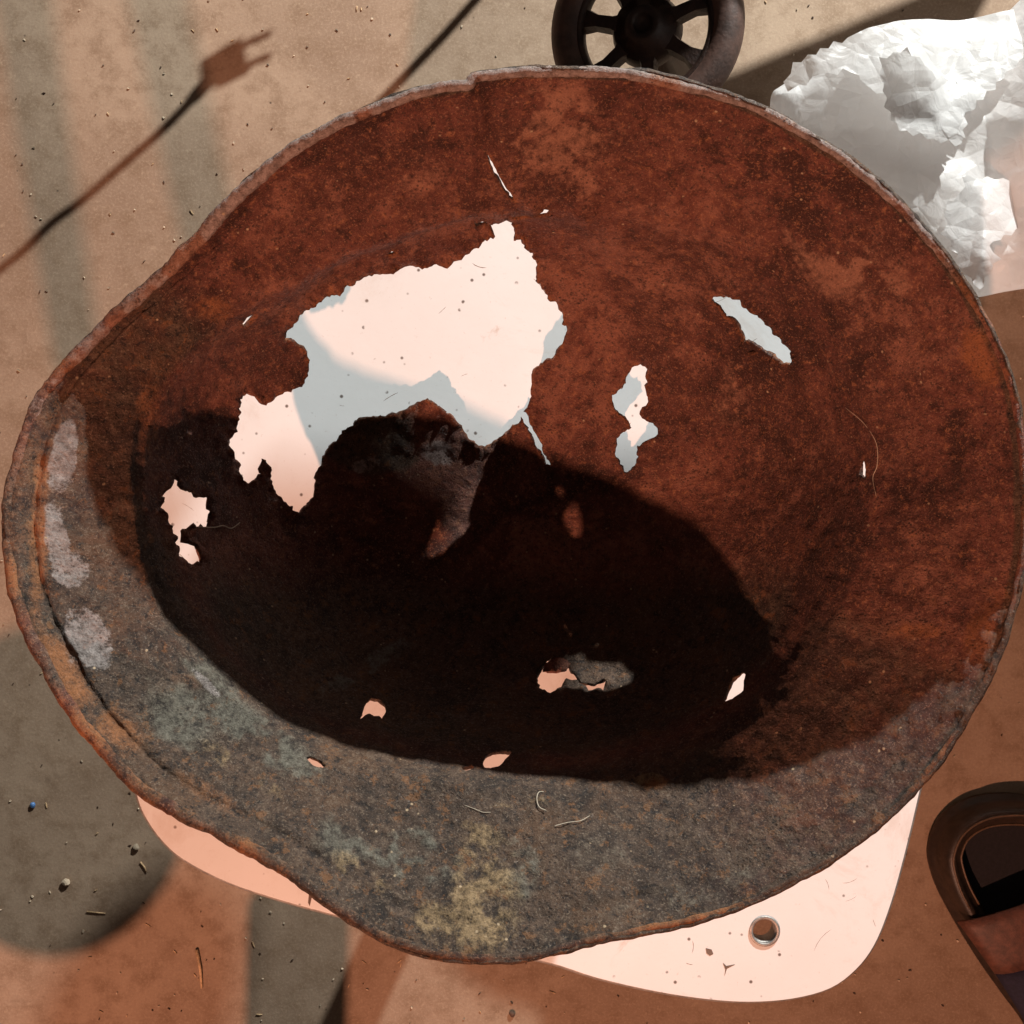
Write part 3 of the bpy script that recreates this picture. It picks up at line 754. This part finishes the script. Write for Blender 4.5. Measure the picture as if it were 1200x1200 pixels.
# strap across
def band(name, a0, a1, b0, b1, mat, z0, arch):
    v = []; f = []; m_ = 16
    for i in range(m_+1):
        t_ = i/m_
        p = np.array(a0)*(1-t_)+np.array(a1)*t_; q = np.array(b0)*(1-t_)+np.array(b1)*t_
        for jj in range(7):
            s_ = jj/6; r_ = p*(1-s_)+q*s_
            ww = W(r_[0], r_[1], FLOOR+.03); ww.z = z0+arch*math.sin(math.pi*min(1, max(0, t_)))**.6-.003*(abs(s_-.5)*2)**3+.0008*fbm(ww, 60); v.append(ww)
    for i in range(m_):
        for jj in range(6): a_ = i*7+jj; f.append((a_, a_+1, a_+8, a_+7))
    o = mesh(name, v, f, mat, shoe, True); s_ = o.modifiers.new('t', 'SOLIDIFY'); s_.thickness = .003; s_.offset = -1
band('strap', (1120, 1079), (1290, 1012), (1164, 1140), (1292, 1092), M['strap'], FLOOR+.036, .014)
band('lining', (1164, 1138), (1292, 1090), (1215, 1222), (1292, 1180), M['navy'], FLOOR+.034, .010)

# ------------------------------------------------------------------ out of frame: plug, cord, and planks, poles, balls added to cast shade
def toward(src, px, py, h, z0=FLOOR):
    """point at height h above the floor on the ray from a lamp to this floor spot"""
    g = W(px, py, z0); s = src; t_ = h/(s.z-z0)
    return g+(s-g)*t_
plug = empty('power_plug', toward(COOL, 262, 72, .19))
tag(plug, 'black two pin mains plug hanging on its cable above the floor', 'plug')
def shadowed(px_list, h): return [toward(COOL, x, y, h) for x, y in px_list]
q = shadowed([(234, 72), (283, 43), (293, 85), (256, 104), (236, 98)], .19)
ctr = sum(q, Vector())/5
dirp = (COOL-W(262, 72, FLOOR)).normalized()
v = [p-dirp*.012 for p in q]+[p+dirp*.012 for p in q]
f = [(0, 1, 2, 3, 4), (9, 8, 7, 6, 5)]+[(i, i+5, (i+1) % 5+5, (i+1) % 5) for i in range(5)]
mesh('plug_body', v, f, M['black'], plug)
for a_, b_ in (((286, 52), (315, 40)), ((290, 76), (315, 66))):
    v, f = tube(shadowed([a_, b_], .19), .0022, 8); mesh('pin', v, f, M['zinc'], plug, True)
cab = shadowed(smooth_open([(240, 100), (195, 148), (150, 188), (95, 236), (60, 262), (20, 300), (-60, 360)]), .19)
v, f = tube(cab, [.0046]*3+[.0032]*(len(cab)-3), 8); mesh('cable', v, f, M['black'], plug, True)
cab = [toward(COOL, x, y, .17) for x, y in [(575, -20), (520, 42), (455, 110), (380, 185)]]
v, f = tube(cab, .0034, 8); tag(mesh('hanging_cord', v, f, M['black'], None, True), 'thin black cord strung above the floor beyond the helmet', 'cord')
def board_between(corners, th, name, label, cat):
    c4 = [Vector(c) for c in corners]; n_ = (c4[1]-c4[0]).cross(c4[3]-c4[0]).normalized()*th
    v = c4+[p+n_ for p in c4]; f = [(3, 2, 1, 0), (4, 5, 6, 7)]+[(i, (i+1) % 4, (i+1) % 4+4, i+4) for i in range(4)]
    return tag(mesh(name, v, f, M['wood']), label, cat)
def shade_board(quad, z0, h, label):  # added boards that hold the cool lamp off the wheel and floor
    board_between([toward(COOL, x, y, h, z0) for x, y in quad], .010, 'added_shade_board', label, 'plank')
shade_board([(655, 100), (655, -70), (850, -70), (866, 90)], WZ, .16, 'added plank out of frame that shades the iron wheel from the cool lamp')
shade_board([(835, 95), (925, 118), (1140, 22), (1180, -50), (1045, -12), (880, 62)][:4], FLOOR, .26, 'added slanting rail out of frame that shades the floor beside the bag')
for x0, x1, lb in ((.10, .205, 'added plank out of frame that keeps cool light off the bowl, left one of three'), (.222, .284, 'added plank out of frame that keeps cool light off the bowl, middle one of three'), (.299, .335, 'added plank out of frame that keeps cool light off the bowl, right one of three')):
    board_between([(x0, .6, .213 if x0 < .2 else .199), (x1, .6, .199), (x1, .6, .264), (x0, .6, .264)], .012, 'added_shade_plank', lb, 'plank')  # added blockers; they stop cool light coming through the big hole
# added poles that block the warm lamp, striping the floor with shade
def pole(px1, px2, h1, h2, r1, r2, label, name='added_shade_pole'):
    a_ = toward(WARM, *px1, h1); b_ = toward(WARM, *px2, h2)
    v, f = tube([a_, b_], [r1, r2], 14); tag(mesh(name, v, f, M['wood'], None, True), label, 'pole', 'added poles out of frame that block the warm lamp')
pole((22, -30), (90, 420), .62, .60, .016, .013, 'added thicker wooden pole out of frame at the lower left, shading the floor')
pole((178, -30), (250, 300), .62, .60, .016, .016, 'added thinner wooden pole out of frame at the lower left, shading the floor')

pole((350, 1058), (345, 1300), .40, .40, .034, .034, 'added stout wooden pole out of frame below the stool, shading the floor')
c_ = toward(WARM, 60, 930, .50)  # added ball that puts a round warm-lamp shadow on the left floor
bm = bmesh.new(); bmesh.ops.create_uvsphere(bm, u_segments=32, v_segments=20, radius=1)
for q in bm.verts: q.co = Vector((q.co.x*.085, q.co.y*.095, q.co.z*.07))+c_
me = bpy.data.meshes.new('added_shade_ball'); bm.to_mesh(me); bm.free(); me.polygons.foreach_set('use_smooth', [True]*len(me.polygons))
tag(link('added_shade_ball', me, M['wood']), 'added round gourd hanging out of frame at the lower left', 'blocker')
c_ = toward(COOL, 160, 1195, .60)  # second added ball, for a soft cool-lamp shadow at the lower left
bm = bmesh.new(); bmesh.ops.create_uvsphere(bm, u_segments=32, v_segments=20, radius=1)
for q in bm.verts: q.co = Vector((q.co.x*.030, q.co.y*.034, q.co.z*.022))+c_
me = bpy.data.meshes.new('added_shade_ball'); bm.to_mesh(me); bm.free(); me.polygons.foreach_set('use_smooth', [True]*len(me.polygons))
tag(link('added_shade_ball', me, M['wood']), 'added small gourd hanging out of frame beyond the top edge', 'blocker')
# ------------------------------------------------------------------ litter on the floor
rng = random.Random(3)
def shard(c, L_, wd, ang, h=.0008):
    d_ = Vector((math.cos(ang), math.sin(ang), 0)); s_ = Vector((-d_.y, d_.x, 0)); c = Vector((c.x, c.y, FLOOR+.0003))
    v = [c-d_*L_/2-s_*wd*.3, c+d_*L_*.1-s_*wd*.5, c+d_*L_/2, c+s_*wd*.5, c-d_*L_*.45+s_*wd*.4]
    top = [p+Vector((0, 0, h*rng.uniform(.6, 1.4))) for p in v]
    return v+top, [(4, 3, 2, 1, 0), (5, 6, 7, 8, 9)]+[(i, (i+1) % 5, (i+1) % 5+5, i+5) for i in range(5)]
def litter(name, n_, mat, label, cat, lr, wr, seed):
    V_, F_ = [], []
    for i in range(n_):
        x, y = rng.uniform(-150, 1350), rng.uniform(-150, 1350)
        v, f = shard(W(x, y, FLOOR), rng.uniform(*lr), rng.uniform(*wr), rng.uniform(0, 6.3)); b = len(V_)
        V_ += v; F_ += [tuple(k+b for k in q) for q in f]
    tag(mesh(name, V_, F_, mat), label, cat, kind='stuff')
litter('chaff', 170, M['straw'], 'pale chaff and straw specks strewn over the concrete floor', 'chaff', (.0015, .006), (.0005, .0011), 1)
litter('pale_grit', 420, M['grit'], 'pale sandy grit scattered over the concrete floor', 'grit', (.001, .0028), (.0008, .002), 2)
litter('dark_grit', 420, M['soil'], 'dark crumbs of soil and rust scattered over the floor', 'grit', (.0008, .003), (.0006, .0013), 3)
def twig(a_, b_, r_, mat, name, label, cat):
    p = [W(*a_, FLOOR)+Vector((0, 0, r_)), W((a_[0]+b_[0])/2+1.5, (a_[1]+b_[1])/2, FLOOR)+Vector((0, 0, r_*1.4)), W(*b_, FLOOR)+Vector((0, 0, r_))]
    v, f = tube(p, [r_, r_*.9, r_*.6], 7); tag(mesh(name, v, f, mat, None, True), label, cat)
twig((231, 1112), (237, 1157), .0016, M['straw'], 'wood_splinter', 'brown wood splinter on the floor left of the stool seat', 'splinter')
twig((102, 1068), (124, 1070), .0007, M['straw'], 'straw', 'pale straw lying left of the wood splinter', 'straw')
twig((165, 1010), (172, 1022), .0008, M['straw'], 'straw', 'short pale straw just below the left corner of the seat', 'straw')
def pebble(px, py, r_, mat, name, label, cat):
    bm = bmesh.new(); bmesh.ops.create_icosphere(bm, subdivisions=2, radius=r_)
    c = W(px, py, FLOOR)+Vector((0, 0, r_*.6))
    for q in bm.verts: q.co = q.co*(1+.3*noise.noise(q.co/r_+Vector((px, py, 0))))*1.0; q.co.z *= .7
    for q in bm.verts: q.co += c
    me = bpy.data.meshes.new(name); bm.to_mesh(me); bm.free(); tag(link(name, me, mat), label, cat)
pebble(78, 1033, .0036, M['grit'], 'pebble', 'tan pebble on the shaded floor at the lower left', 'pebble')
pebble(160, 992, .003, M['grit'], 'pebble', 'small tan pebble beside the left corner of the seat', 'pebble')
pebble(39, 943, .0026, M['blue'], 'bead', 'tiny blue plastic bead on the floor at the left', 'bead')
pebble(600, 1187, .0028, M['soil'], 'clod', 'dark clod of earth on the floor at the bottom middle', 'clod')
